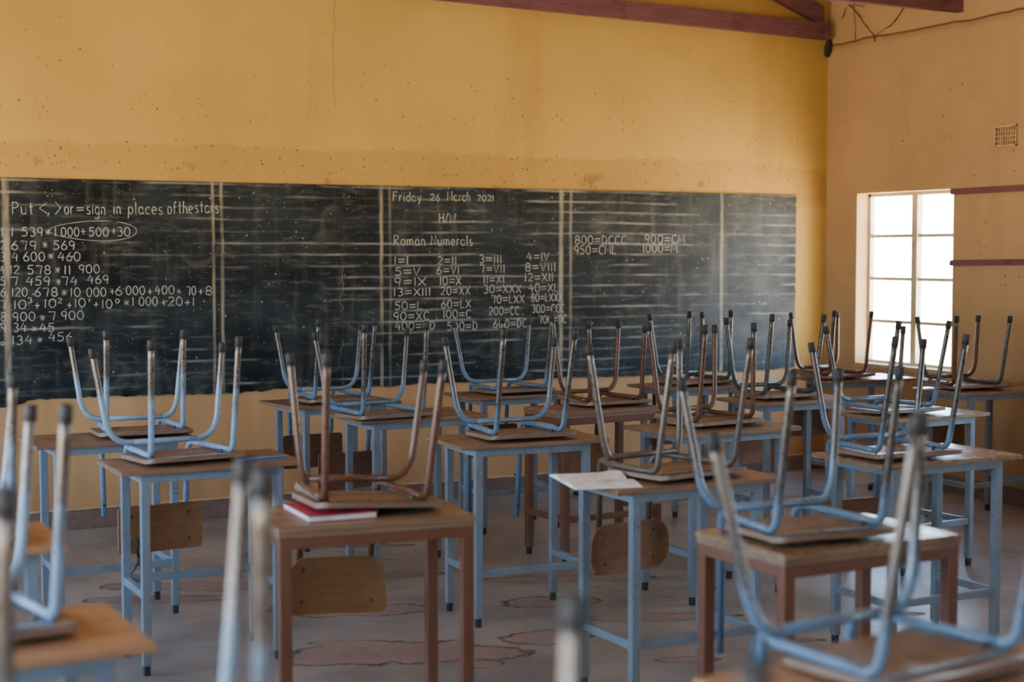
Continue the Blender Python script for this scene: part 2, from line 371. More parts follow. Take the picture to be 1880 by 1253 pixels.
def window(idx, wall, a0, a1, z0, z1, panes):
    # steel casement window: outer frame, mullion, four rows of panes per sash
    d = .10 if wall != 'back' else .10
    def P(u, w, e):      # u along the wall, w outward depth
        if wall == 'right': return (XR + w, u, e)
        if wall == 'left': return (XL - w, u, e)
        return (u, YB - w, e)
    def bx(mb, u0, u1, w0, w1, e0, e1):
        p, q = P(u0, w0, e0), P(u1, w1, e1)
        mb.box(min(p[0], q[0]), max(p[0], q[0]), min(p[1], q[1]), max(p[1], q[1]), e0, e1)
    mb = MB(); t = .022
    bx(mb, a0, a1, d, d + .035, z0, z0 + t); bx(mb, a0, a1, d, d + .035, z1 - t, z1)
    bx(mb, a0, a0 + t, d, d + .035, z0, z1); bx(mb, a1 - t, a1, d, d + .035, z0, z1)
    w = struct(mb.build('window_%d' % idx, M['frame'], label='cream steel window frame'))
    n = panes; step = (a1 - a0) / n
    mb = MB()
    for k in range(1, n): bx(mb, a0 + k * step - .026, a0 + k * step + .026, d - .004, d + .04, z0, z1)
    if n > 1: mb.build('mullion', M['frame'], w)
    mb = MB()
    for k in range(1, 4):
        zc = z0 + (z1 - z0) * k / 4
        bx(mb, a0 + t, a1 - t, d + .006, d + .03, zc - .011, zc + .011)
    mb.build('glazing_bar', M['frame'], w)
    mb = MB()
    for k in range(n):
        for r in range(4):
            bx(mb, a0 + k * step + .026, a0 + (k + 1) * step - .026, d + .014, d + .018, z0 + (z1 - z0) * r / 4 + .012, z0 + (z1 - z0) * (r + 1) / 4 - .012)
    mb.build('pane', M['glass'], w)
    mb = MB(); bx(mb, a0 - .0, a1 + .0, -.004, d, z0 - .022, z0 + .004); mb.build('sill', M['vent'], w)
    # light portal in the opening (guides the sky light, gives off none itself)
    L = bpy.data.lights.new('window_portal', 'AREA'); L.shape = 'RECTANGLE'; L.size = a1 - a0; L.size_y = z1 - z0
    L.cycles.is_portal = True
    o = bpy.data.objects.new('window_portal', L); C.objects.link(o)
    o.location = P((a0 + a1) / 2, TH + .03, (z0 + z1) / 2)
    inward = {'right': Vector((-1, 0, 0)), 'left': Vector((1, 0, 0)), 'back': Vector((0, 1, 0))}[wall]
    o.rotation_euler = inward.to_track_quat('-Z', 'Z').to_euler()
    return w
k = 1
for a0, a1, z0, z1 in RW: window(k, 'right', a0, a1, z0, z1, 2 if k == 1 else 4); k += 1
for a0, a1, z0, z1 in LW: window(k, 'left', a0, a1, z0, z1, 4); k += 1
for a0, a1, z0, z1 in RB: window(k, 'back', a0, a1, z0, z1, 4); k += 1

struct(MB().box(XL, XR, YF - .014, YF, 0, .105, .003).build('baseboard_front', M['skirt']))
struct(MB().box(XR - .014, XR, YB, YF - .014, 0, .105, .003).build('baseboard_right', M['skirt']))
struct(MB().box(XL, XR - .014, YF - .017, YF, .105, .113, .002).build('trim_1', M['vent']))
# timber rails on the pier beside the window
for nm, z0, dz, lab in (('wall_rail', 1.841, .006, 'maroon timber rail on the right wall level with the window top'),
                        ('wall_rail', 1.404, .02, 'maroon timber rail on the right wall at half the window height')):
    mb = MB(); mb.prism([(7.062, z0), (7.062, z0 + .037), (5.62, z0 + .037 + dz), (5.62, z0 + dz)], lambda u, v, d: (d, u, v), XR - .022, XR)
    tag(mb.build(nm, M['timber']), lab, 'rail', 'timber rails on the right wall')

# roof trusses: bottom chord, rafters
def truss(y0, zr, zl_slope, label, h, xr=XR):
    r = thing('roof_truss', label, 'roof truss', (XM, y0, zr), 0, 'timber roof trusses')
    def fn(u, v, d): return (u - XM, d, v - zr)
    zl = zr + zl_slope * (XR - XL)
    MB().prism([(XL, zl), (xr, zr), (xr, zr + h), (XL, zl + h)], fn, 0, .05).build('bottom_chord', M['timber'], r)
    for sg in (1, -1):
        xe = xr if sg == 1 else XL
        z0 = EAVE - .18; z1 = z0 + sl * (XR - XM)
        MB().prism([(xe, z0), (xe, z0 + .13), (XM, z1 + .13), (XM, z1)], fn, .052, .10).build('rafter', M['timber'], r)
    MB().prism([(XM - .04, zr + h), (XM + .04, zr + h), (XM + .04, RIDGE - .22), (XM - .04, RIDGE - .22)], fn, 0, .05).build('king_post', M['timber'], r)
truss(8.165, 2.918, .0167 * 1.0, 'maroon roof truss lying against the front wall above the blackboard', .112, 6.65)
truss(7.0, 2.945, 0, 'maroon roof truss farther out from the blackboard wall, cut by the top edge', .112)
mb = MB()
for p, r in (((0, 0, 0), .03), ((.004, -.004, .028), .026), ((-.005, .002, -.03), .024)):
    bmesh.ops.create_icosphere(mb.b, subdivisions=3, radius=r, matrix=Matrix.Translation(p) @ Matrix.Diagonal((.9, .8, 1.3, 1)))
for v in mb.b.verts: v.co += v.co.normalized() * random.uniform(-.002, .003)
o = mb.build('wasp_nest', M['nest']); o.location = (XR - .024, YF - .03, 2.872)
tag(o, 'small dark mud nest in the wall corner under the truss', 'nest')
# dusty cobweb on the right wall above the crack
mb = MB()
def strand(ps, r=.0035):
    pts = []
    for (a, b) in zip(ps[:-1], ps[1:]):
        for i in range(5):
            t = i / 5; pts.append((XR - .006 - .004 * math.sin(t * PI), a[0] + (b[0] - a[0]) * t + random.uniform(-.006, .006), a[1] + (b[1] - a[1]) * t + random.uniform(-.006, .006)))
    mb.tube(pts, [r * random.uniform(.5, 1.3) for _ in pts], 5)
strand([(8.05, 3.14), (7.95, 3.06), (7.85, 2.95), (7.78, 2.90)]); strand([(7.78, 2.90), (7.62, 2.96), (7.5, 3.05), (7.42, 3.12)])
strand([(8.0, 3.15), (7.98, 2.98), (7.98, 2.86)], .0025); strand([(8.12, 3.05), (8.07, 3.15)], .0025); strand([(7.42, 3.12), (7.36, 3.05)], .0025)
strand([(7.79, 2.9), (7.78, 2.86)], .003); strand([(8.04, 3.13), (7.9, 3.11), (7.84, 3.16)], .0025)
tag(mb.build('cobweb', M['web']), 'dusty cobweb strands on the right wall above the crack', 'cobweb')
# air brick
v = thing('air_vent', 'cream air vent brick with small square holes high on the right wall', 'air vent', (XR, 6.633, 2.172))
mb = MB(); hw, hh = .088, .062; nx, nz = 8, 4
mb.box(-.012, 0, -hw, hw, hh - .010, hh); mb.box(-.012, 0, -hw, hw, -hh, -hh + .010); mb.box(-.012, 0, -hw, -hw + .010, -hh, hh); mb.box(-.012, 0, hw - .010, hw, -hh, hh)
for i in range(1, nx): c = -hw + .01 + (2 * hw - .02) * i / nx; mb.box(-.010, 0, c - .0045, c + .0045, -hh, hh)
for j in range(1, nz): c = -hh + .01 + (2 * hh - .02) * j / nz; mb.box(-.010, 0, -hw, hw, c - .0045, c + .0045)
mb.build('grille', M['vent'], v); MB().box(-.003, -.0005, -hw + .005, hw - .005, -hh + .005, hh - .005).build('hole_shade', M['dark'], v)  # dark sheet stands in for the shade inside the holes

# ------------------------------------------------------------------ blackboard and chalk writing
BX0, BX1, BZ0, BZ1 = .1, 6.467, .708, 1.876
bb = thing('blackboard', 'long scuffed blackboard with chalk writing on the yellow front wall', 'blackboard', (0, YF, 0))
poly = [(BX0, BZ1), (BX0, .70)]
n = 260
for i in range(n + 1):
    x = BX0 + (BX1 - BX0) * i / n
    z = .703 + .004 * math.sin(x * 7) + random.uniform(-.005, .005) + (.012 * max(0, math.sin(x * 4.3 + 1)) if x < 3 else 0)
    if x < 1.42: z = .675 + .02 * max(0, (x - 1.3) / .12)
    poly.append((x, z))
for i in range(40):
    z = .72 + (BZ1 - .72) * i / 39; poly.append((BX1 + random.uniform(-.004, .003), z))
mb = MB(); mb.prism(poly, lambda u, w, d: (u, d, w), -.012, 0); mb.build('board_surface', M['board'], bb)

def arc(cx, cy, rx, ry, a0, a1, n=10):
    return [(cx + rx * math.cos(math.radians(a0 + (a1 - a0) * i / n)), cy + ry * math.sin(math.radians(a0 + (a1 - a0) * i / n))) for i in range(n + 1)]
FONT = {  # single-stroke handwriting: (width, strokes)
 '0': (.62, [arc(.31, .5, .3, .5, 80, 445, 18)]), 'o': (.5, [arc(.25, .3, .24, .3, 80, 445, 14)]), '1': (.16, [[(.08, 1), (.07, 0)]]),
 '2': (.6, [arc(.3, .74, .26, .26, 160, -30, 9) + [(.02, .02), (.6, .05)]]), '3': (.55, [arc(.26, .76, .24, .24, 140, -80, 9) + arc(.26, .27, .27, .27, 80, -140, 9)]),
 '4': (.62, [[(.34, 1), (.02, .38), (.62, .42)], [(.5, .75), (.46, 0)]]), '5': (.58, [[(.55, 1), (.12, .98), (.08, .58)] + arc(.24, .32, .3, .31, 110, -140, 10)]),
 '6': (.55, [[(.42, 1), (.12, .6)] + arc(.28, .28, .26, .28, 165, 520, 14)]), '7': (.58, [[(0, .95), (.55, .95), (.4, 0)]]),
 '8': (.55, [arc(.28, .74, .22, .25, -60, 240, 12) + arc(.28, .25, .26, .26, 110, -240, 14)]), '9': (.55, [arc(.27, .7, .25, .28, 10, 365, 12) + [(.5, .6), (.42, 0)]]),
 '+': (.8, [[(0, .5), (.8, .5)], [(.4, 1), (.4, 0)]]), '=': (.7, [[(0, .62), (.7, .66)], [(.02, .3), (.7, .34)]]), '*': (.9, [[(.1, .9), (.8, .1)], [(.85, .9), (.1, .1)], [(.45, 1), (.47, 0)], [(0, .5), (.9, .5)]]),
 '<': (.6, [[(.6, .95), (.02, .5), (.6, .05)]]), '>': (.6, [[(0, 1), (.58, .5), (0, 0)]]), ',': (.15, [[(.12, .12), (.02, -.2)]]), '/': (.35, [[(.35, 1.05), (0, -.02)]]),
 'I': (.14, [[(.07, 1), (.07, 0)]]), 'V': (.6, [[(0, 1), (.28, 0), (.6, 1)]]), 'X': (.65, [[(0, 1), (.65, 0)], [(.65, 1), (0, 0)]]), 'L': (.5, [[(.05, 1), (.02, .02), (.5, .05)]]),
 'C': (.6, [arc(.36, .5, .34, .5, 45, 310, 12)]), 'D': (.62, [[(.08, 1), (.06, 0)], [(0, .98)] + arc(.1, .5, .5, .49, 85, -88, 10)]), 'M': (.8, [[(.02, 0), (.1, 1), (.4, .25), (.7, 1), (.8, 0)]]),
 'F': (.55, [[(.05, 1), (.03, 0)], [(0, .98), (.55, 1)], [(.05, .55), (.45, .58)]]), 'P': (.58, [[(.06, 1), (.04, 0)], [(0, .95)] + arc(.22, .74, .32, .25, 90, -90, 8) + [(.05, .48)]]),
 'H': (.6, [[(.04, 1), (.02, 0)], [(.58, 1), (.56, 0)], [(.03, .5), (.57, .52)]]), 'W': (.85, [[(0, 1), (.2, 0), (.42, .8), (.62, 0), (.85, 1)]]),
 'R': (.6, [[(.06, 1), (.04, 0)], [(0, .95)] + arc(.22, .76, .3, .23, 90, -90, 8) + [(.06, .52), (.6, 0)]]), 'N': (.65, [[(.03, 0), (.06, 1), (.58, .02), (.62, 1)]]),
 'B': (.6, [[(.06, 1), (.04, 0)], [(0, .98)] + arc(.2, .77, .3, .22, 90, -90, 8) + [(.06, .54)] + arc(.22, .28, .36, .27, 90, -90, 8) + [(0, .01)]]), 'G': (.65, [arc(.34, .5, .33, .5, 50, 330, 12) + [(.64, .42), (.36, .42)]]),
 'O': (.7, [arc(.35, .5, .34, .5, 80, 445, 16)]), 'Y': (.6, [[(0, 1), (.3, .5), (.6, 1)], [(.3, .5), (.28, 0)]]),
 'a': (.5, [arc(.24, .3, .23, .3, 40, 390, 12) + [(.46, .58), (.46, .1), (.54, 0)]]), 'c': (.42, [arc(.26, .3, .25, .3, 50, 310, 10)]), 'd': (.5, [arc(.24, .3, .23, .3, 40, 390, 12), [(.48, 1), (.47, 0)]]),
 'e': (.48, [[(.03, .3), (.46, .36)] + arc(.25, .32, .23, .3, 15, 310, 12)]), 'f': (.4, [arc(.3, .8, .16, .2, 60, 180, 6) + [(.12, 0)], [(0, .55), (.36, .58)]]), 'g': (.48, [arc(.23, .3, .22, .3, 40, 390, 12), [(.46, .6), (.44, -.2)] + arc(.22, -.22, .22, .16, 0, -150, 6)]),
 'h': (.48, [[(.05, 1), (.03, 0)], [(.04, .3)] + arc(.24, .35, .2, .25, 150, 0, 6) + [(.45, 0)]]), 'i': (.14, [[(.07, .6), (.07, 0)], [(.07, .8), (.09, .85)]]), 'l': (.14, [[(.07, 1), (.07, .05), (.14, 0)]]),
 'm': (.75, [[(.04, .6), (.03, 0)], [(.04, .3)] + arc(.2, .38, .16, .22, 150, 0, 6) + [(.37, 0)], [(.37, .3)] + arc(.54, .38, .16, .22, 150, 0, 6) + [(.72, 0)]]),
 'n': (.46, [[(.04, .6), (.03, 0)], [(.04, .3)] + arc(.23, .36, .19, .24, 150, 0, 6) + [(.43, 0)]]), 'p': (.5, [[(.06, .6), (.03, -.35)], arc(.27, .3, .22, .3, 160, -170, 12)]), 'r': (.34, [[(.05, .6), (.04, 0)], [(.05, .3)] + arc(.22, .38, .16, .22, 150, 50, 5)]),
 's': (.42, [arc(.22, .45, .17, .15, 50, 250, 7) + arc(.2, .15, .19, .15, 80, -140, 8)]), 't': (.38, [[(.18, .95), (.17, .1), (.28, 0)], [(0, .62), (.38, .64)]]), 'u': (.5, [[(.03, .6), (.05, .2)] + arc(.24, .2, .2, .2, 180, 360, 6) + [(.45, .6), (.45, 0)]]),
 'y': (.48, [[(.02, .6), (.22, .1)], [(.46, .6), (.3, .05), (.1, -.35)]]),
}
def stroke_text(mb, text, u0, u1, v0, h, fn, w, jit=.02):
    gap = .22; tot = sum(FONT[c][0] for c in text) + gap * (len(text) - 1)
    sx = (u1 - u0) / tot; x = 0
    for c in text:
        cw, strokes = FONT[c]
        for st in strokes:
            pts = [(u0 + (x + p[0] + random.uniform(-jit, jit)) * sx, v0 + (p[1] + random.uniform(-jit, jit)) * h) for p in st]
            ribbon(mb, pts, fn, w * (.55 if c == '*' else 1))
        x += cw + gap
def ribbon(mb, pts, fn, w, closed=False):
    n = len(pts); L = []; R = []
    for i in range(n):
        a = pts[max(i - 1, 0)]; b = pts[min(i + 1, n - 1)]
        dx, dy = b[0] - a[0], b[1] - a[1]; l = math.hypot(dx, dy) or 1
        k = w * .5 * random.uniform(.7, 1.15)
        nx, ny = -dy / l * k, dx / l * k
        L.append(mb.b.verts.new(fn(pts[i][0] + nx, pts[i][1] + ny))); R.append(mb.b.verts.new(fn(pts[i][0] - nx, pts[i][1] - ny)))
    for i in range(n - 1): mb.b.faces.new((L[i], L[i + 1], R[i + 1], R[i]))
TEXT = [[('Put', 1.359, 1.465, 1.687, 0.063), ('<', 1.494, 1.537, 1.688, 0.064), (',', 1.538, 1.551, 1.689, 0.064), ('>', 1.579, 1.609, 1.689, 0.064), ('or', 1.626, 1.672, 1.69, 0.064), ('=', 1.689, 1.725, 1.698, 0.04), ('sign', 1.742, 1.839, 1.691, 0.065), ('in', 1.884, 1.921, 1.693, 0.065), ('places', 1.962, 2.149, 1.694, 0.065), ('of', 2.177, 2.227, 1.697, 0.066), ('the', 2.237, 2.315, 1.701, 0.066), ('stars', 2.33, 2.463, 1.706, 0.066)], [('1', 1.301, 1.311, 1.57, 0.047), ('1', 1.352, 1.364, 1.571, 0.046), ('539', 1.405, 1.512, 1.571, 0.047), ('*', 1.525, 1.553, 1.578, 0.03), ('1', 1.571, 1.584, 1.572, 0.047), ('000', 1.607, 1.7, 1.572, 0.047), ('+', 1.71, 1.733, 1.583, 0.03), ('500', 1.753, 1.855, 1.573, 0.047), ('+', 1.875, 1.892, 1.587, 0.031), ('30', 1.902, 1.971, 1.574, 0.048)], [('2', 1.298, 1.324, 1.501, 0.046), ('679', 1.352, 1.478, 1.501, 0.046), ('*', 1.508, 1.537, 1.51, 0.033), ('569', 1.566, 1.675, 1.501, 0.047)], [('3', 1.297, 1.319, 1.441, 0.047), ('4', 1.354, 1.383, 1.441, 0.047), ('600', 1.412, 1.52, 1.441, 0.047), ('*', 1.536, 1.566, 1.452, 0.03), ('460', 1.588, 1.704, 1.441, 0.047)], [('4', 1.296, 1.313, 1.373, 0.045), ('12', 1.344, 1.389, 1.373, 0.045), ('578', 1.431, 1.548, 1.372, 0.046), ('*', 1.571, 1.599, 1.377, 0.034), ('11', 1.62, 1.653, 1.371, 0.046), ('900', 1.697, 1.804, 1.375, 0.046)], [('5', 1.295, 1.317, 1.315, 0.045), ('7', 1.346, 1.381, 1.314, 0.045), ('459', 1.423, 1.544, 1.313, 0.046), ('*', 1.576, 1.601, 1.314, 0.034), ('74', 1.606, 1.686, 1.312, 0.046), ('469', 1.739, 1.851, 1.319, 0.046)], [('6', 1.294, 1.317, 1.257, 0.045), ('120', 1.351, 1.428, 1.256, 0.045), ('678', 1.464, 1.582, 1.255, 0.045), ('*', 1.602, 1.633, 1.258, 0.032), ('10', 1.651, 1.701, 1.252, 0.046), ('000', 1.735, 1.836, 1.251, 0.046), ('+', 1.86, 1.881, 1.261, 0.029), ('6', 1.887, 1.921, 1.256, 0.047), ('000', 1.945, 2.046, 1.257, 0.047), ('+', 2.063, 2.087, 1.259, 0.029), ('400', 2.101, 2.207, 1.258, 0.047), ('+', 2.221, 2.246, 1.259, 0.028), ('70', 2.278, 2.328, 1.252, 0.048), ('+', 2.346, 2.367, 1.255, 0.028), ('8', 2.385, 2.418, 1.251, 0.048)], [('7', 1.292, 1.318, 1.192, 0.045), ('10', 1.36, 1.421, 1.191, 0.045), ('3', 1.428, 1.451, 1.222, 0.026), ('+', 1.466, 1.489, 1.192, 0.03), ('10', 1.515, 1.574, 1.195, 0.045), ('2', 1.585, 1.605, 1.217, 0.027), ('+', 1.634, 1.654, 1.191, 0.029), ('10', 1.671, 1.727, 1.196, 0.046), ('1', 1.745, 1.751, 1.22, 0.02), ('+', 1.771, 1.795, 1.192, 0.029), ('10', 1.815, 1.869, 1.186, 0.047), ('0', 1.887, 1.907, 1.213, 0.022), ('*', 1.931, 1.962, 1.2, 0.031), ('1', 1.976, 1.986, 1.198, 0.047), ('000', 2.014, 2.115, 1.197, 0.047), ('+', 2.139, 2.16, 1.198, 0.03), ('20', 2.174, 2.252, 1.194, 0.048), ('+', 2.266, 2.295, 1.196, 0.03), ('1', 2.309, 2.32, 1.192, 0.048)], [('8', 1.293, 1.317, 1.128, 0.046), ('900', 1.352, 1.465, 1.127, 0.046), ('*', 1.488, 1.517, 1.127, 0.03), ('7', 1.534, 1.57, 1.128, 0.046), ('900', 1.6, 1.716, 1.129, 0.046)], [('9', 1.292, 1.316, 1.072, 0.045), ('34', 1.354, 1.419, 1.07, 0.046), ('*', 1.445, 1.474, 1.07, 0.03), ('45', 1.487, 1.562, 1.067, 0.046)], [('o', 1.289, 1.306, 1.002, 0.027), ('134', 1.347, 1.447, 1.004, 0.045), ('*', 1.473, 1.502, 1.01, 0.031), ('456', 1.532, 1.654, 1.016, 0.045)], [('Friday', 3.512, 3.692, 1.788, 0.055), ('26', 3.751, 3.811, 1.794, 0.039), ('March', 3.862, 4.013, 1.796, 0.056), ('2021', 4.062, 4.172, 1.799, 0.033)], [('H/W', 3.81, 3.918, 1.663, 0.058)], [('Roman', 3.515, 3.716, 1.528, 0.06), ('Numerals', 3.754, 4.03, 1.529, 0.06)], [('1=I', 3.518, 3.606, 1.416, 0.047), ('2=II', 3.797, 3.921, 1.415, 0.048), ('3=III', 4.074, 4.225, 1.423, 0.049), ('4=IV', 4.4, 4.556, 1.437, 0.05)], [('5=V', 3.522, 3.682, 1.351, 0.047), ('6=VI', 3.792, 3.939, 1.358, 0.048), ('7=VII', 4.078, 4.247, 1.364, 0.049), ('8=VIII', 4.391, 4.602, 1.373, 0.05)], [('9=IX', 3.518, 3.72, 1.291, 0.047), ('10=X', 3.813, 3.952, 1.293, 0.049), ('11=XI', 4.105, 4.243, 1.299, 0.049), ('12=XII', 4.387, 4.584, 1.309, 0.05)], [('13=XIII', 3.513, 3.749, 1.23, 0.047), ('20=XX', 3.818, 4.012, 1.233, 0.049), ('30=XXX', 4.105, 4.36, 1.24, 0.049), ('40=XL', 4.414, 4.621, 1.244, 0.05)], [('50=L', 3.521, 3.694, 1.149, 0.047), ('60=LX', 3.822, 4.017, 1.154, 0.048), ('70=LXX', 4.158, 4.382, 1.178, 0.049), ('80=LXXX', 4.432, 4.654, 1.184, 0.05)], [('90=XC', 3.513, 3.74, 1.087, 0.048), ('100=C', 3.834, 4.017, 1.093, 0.048), ('200=CC', 4.14, 4.346, 1.106, 0.05), ('300=CCC', 4.437, 4.663, 1.115, 0.05)], [('400=CD', 3.521, 3.778, 1.028, 0.048), ('500=D', 3.86, 4.06, 1.02, 0.049), ('600=DC', 4.171, 4.401, 1.028, 0.049), ('700=DC', 4.483, 4.682, 1.048, 0.05)], [('800=DCCC', 4.743, 5.116, 1.54, 0.053), ('900=CM', 5.256, 5.562, 1.547, 0.054)], [('950=CML', 4.737, 5.041, 1.477, 0.053), ('1000=M', 5.244, 5.503, 1.487, 0.055)]]
bfn = lambda u, v: (u, -.0135, v)
def chalk(mb, dim=False): mb.build('chalk_writing', M['chalk_dim' if dim else 'chalk'], bb)
for ri, row in enumerate(TEXT):
    if ri < 11:
        runs, cur = [], []
        for i, it in enumerate(row):        # words of the heading; number, left side and right side of each sum
            if cur and (ri == 0 or i == 1 or it[0] == '*'): runs.append(cur); cur = []
            cur.append(it)
        runs.append(cur)
        for run in runs:
            mb = MB()
            for (t, x0, x1, zb, h) in run: stroke_text(mb, t, x0, x1, zb, h, bfn, .0045)
            chalk(mb, False)
    else:
        for (t, x0, x1, zb, h) in row:
            mb = MB(); stroke_text(mb, t, x0, x1, zb, h, bfn, .0052); chalk(mb, True)
mb = MB(); ribbon(mb, [(1.775 + .232 * math.cos(a), 1.602 + .052 * math.sin(a) + .006 * math.sin(2 * a)) for a in [i * 2 * PI / 40 + 1 for i in range(42)]], bfn, .0028); mb.build('chalk_oval', M['chalk_dim'], bb)

# ------------------------------------------------------------------ desks
DESKS = {1: [1.393, 6.269, 0.574, 0.647, 0.373], 2: [1.532, 5.403, 0.047, 0.665, 0.375], 3: [2.748, 7.288, 5.775, 0.614, 0.405], 4: [2.84, 6.516, 1.357, 0.647, 0.4], 5: [2.874, 5.479, -3.209, 0.659, 0.389], 6: [3.789, 6.415, 3.843, 0.589, 0.368], 7: [3.761, 7.256, -1.027, 0.622, 0.361], 8: [2.828, 4.277, 0.566, 0.669, 0.4], 9: [3.819, 5.446, 2.882, 0.651, 0.427], 10: [4.91, 6.325, -2.041, 0.644, 0.372], 11: [4.93, 7.248, 1.691, 0.616, 0.398], 12: [6.106, 7.215, -5.508, 0.64, 0.38], 13: [6.226, 6.294, 0.209, 0.64, 0.404], 14: [4.992, 5.493, 4.798, 0.618, 0.428], 15: [3.965, 4.328, -0.593, 0.679, 0.401], 16: [2.626, 3.205, 0.722, 0.6, 0.387], 17: [1.639, 4.1, -5.938, 0.581, 0.369], 18: [0.404, 3.068, 1.193, 0.64, 0.403], 19: [0.46, 4.165, -0.333, 0.64, 0.41], 20: [1.86, 2.03, 4, 0.68, 0.4], 21: [0.45, 1.93, 0, 0.64, 0.4], 22: [0.52, 1.1, 0, 0.64, 0.4]}
CHAIRS = {1: [1.535, 6.327, -3.07, [[-0.159, -0.185, 0.436], [0.152, -0.183, 0.434], [-0.251, 0.166, 0.391], [0.225, 0.165, 0.41]]], 2: [1.473, 5.483, 6.55, [[-0.166, -0.182, 0.443], [0.163, -0.185, 0.445], [-0.258, 0.173, 0.397], [0.245, 0.155, 0.403]]], 3: [2.746, 7.268, 1.49, [[-0.144, -0.193, 0.423], [0.162, -0.188, 0.421], [-0.238, 0.165, 0.379], [0.231, 0.159, 0.384]]], 4: [2.672, 6.46, 5.93, [[-0.168, -0.181, 0.432], [0.151, -0.179, 0.436], [-0.243, 0.169, 0.383], [0.237, 0.155, 0.389]]], 5: [2.884, 5.51, -3.28, [[-0.137, -0.193, 0.448], [0.177, -0.193, 0.437], [-0.245, 0.171, 0.399], [0.25, 0.149, 0.386]]], 6: [3.891, 6.515, 1.97, [[-0.182, -0.173, 0.42], [0.143, -0.18, 0.391], [-0.196, 0.152, 0.439], [0.217, 0.168, 0.398]]], 7: [3.779, 7.3, 3.5, [[-0.15, -0.194, 0.417], [0.16, -0.185, 0.435], [-0.246, 0.172, 0.378], [0.229, 0.159, 0.385]]], 8: [2.854, 4.329, 8.84, [[-0.15, -0.189, 0.459], [0.186, -0.206, 0.46], [-0.217, 0.164, 0.435], [0.214, 0.181, 0.438]]], 9: [3.848, 5.544, 5.52, [[-0.158, -0.186, 0.44], [0.137, -0.163, 0.442], [-0.202, 0.151, 0.44], [0.208, 0.181, 0.418]]], 10: [4.877, 6.408, 0.18, [[-0.153, -0.19, 0.438], [0.174, -0.198, 0.429], [-0.199, 0.146, 0.408], [0.231, 0.157, 0.389]]], 11: [4.976, 7.293, 3.93, [[-0.168, -0.181, 0.421], [0.139, -0.17, 0.42], [-0.203, 0.147, 0.395], [0.207, 0.177, 0.396]]], 12: [5.958, 7.256, 4.25, [[-0.159, -0.19, 0.41], [0.151, -0.182, 0.399], [-0.201, 0.14, 0.387], [0.213, 0.172, 0.381]]], 13: [6.151, 6.364, -6.83, [[-0.174, -0.179, 0.407], [0.168, -0.196, 0.401], [-0.198, 0.143, 0.39], [0.229, 0.159, 0.39]]], 14: [4.906, 5.557, 3.26, [[-0.139, -0.205, 0.436], [0.181, -0.208, 0.43], [-0.237, 0.174, 0.399], [0.241, 0.145, 0.389]]], 15: [3.869, 4.367, -3.95, [[-0.136, -0.201, 0.448], [0.182, -0.201, 0.448], [-0.237, 0.173, 0.409], [0.26, 0.138, 0.414]]], 16: [2.571, 3.256, -4.91, [[-0.149, -0.189, 0.447], [0.177, -0.194, 0.452], [-0.265, 0.186, 0.405], [0.233, 0.161, 0.416]]], 17: [1.671, 4.186, -3.48, [[-0.18, -0.177, 0.445], [0.169, -0.188, 0.436], [-0.192, 0.158, 0.425], [0.243, 0.159, 0.415]]], 18: [0.399, 3.162, 5.72, [[-0.16, -0.185, 0.435], [0.171, -0.183, 0.453], [-0.225, 0.165, 0.41], [0.203, 0.174, 0.421]]], 19: [0.494, 4.2, 0.23, [[-0.16, -0.185, 0.435], [0.161, -0.184, 0.439], [-0.225, 0.165, 0.41], [0.225, 0.165, 0.41]]], 20: [1.887, 2.125, 6.76, [[-0.143, -0.185, 0.479], [0.215, -0.197, 0.484], [-0.259, 0.199, 0.417], [0.247, 0.143, 0.418]]], 21: [0.436, 1.964, -0.99, [[-0.153, -0.184, 0.48], [0.151, -0.179, 0.482], [-0.225, 0.165, 0.465], [0.227, 0.158, 0.449]]], 22: [0.519, 1.109, 1.04, [[-0.16, -0.185, 0.435], [0.165, -0.19, 0.434], [-0.2, 0.15, 0.33], [0.22, 0.167, 0.409]]]}
TZ = .73
RUSTD = {6, 16, 17}
REARBAR = {2}
DL = {
 1: 'blue-framed desk below the left end of the blackboard, behind the desk with the hanging cord',
 2: 'blue-framed desk with a blue pencil on its top, black cord hanging under it',
 3: 'blue-framed back row desk leftmost below the ruled empty part of the blackboard',
 4: 'blue-framed desk directly in front of the leftmost back row desk',
 5: 'blue-framed desk behind and right of the red book desk, its chair without backrest',
 6: 'rust-brown framed desk in the back half below the blackboard, with a low stretcher',
 7: 'blue-framed back row desk just left of the rust-brown framed desk',
 8: 'blue-framed desk with the open notebook at its left end',
 9: 'blue-framed desk with marker writing down its right front leg',
 10: 'blue-framed desk below the blackboard right end, behind the desk with the written leg',
 11: 'blue-framed back row desk third along the blackboard wall, under the pale right end',
 12: 'blue-framed desk in the far room corner, left below the window',
 13: 'blue-framed desk against the right wall, right of the window, cut by the frame',
 14: 'blue-framed desk with glossy top in front of the window, middle of the right side',
 15: 'blue-framed desk with a white glare on its top, at the right edge of the photo',
 16: 'rust-brown framed desk at the front right with bright window glare on its corner',
 17: 'rust-brown framed desk carrying the red book',
 18: 'desk with orange wooden top blurred in the bottom left corner',
 19: 'desk with orange wooden top at the left edge, behind the bottom left corner desk',
 20: 'blurred desk at the very bottom right of the photo',
 21: 'desk just below the bottom left of the frame, under the two pale chair legs',
 22: 'nearest desk below the frame bottom middle, under the blurred pale chair leg',
}
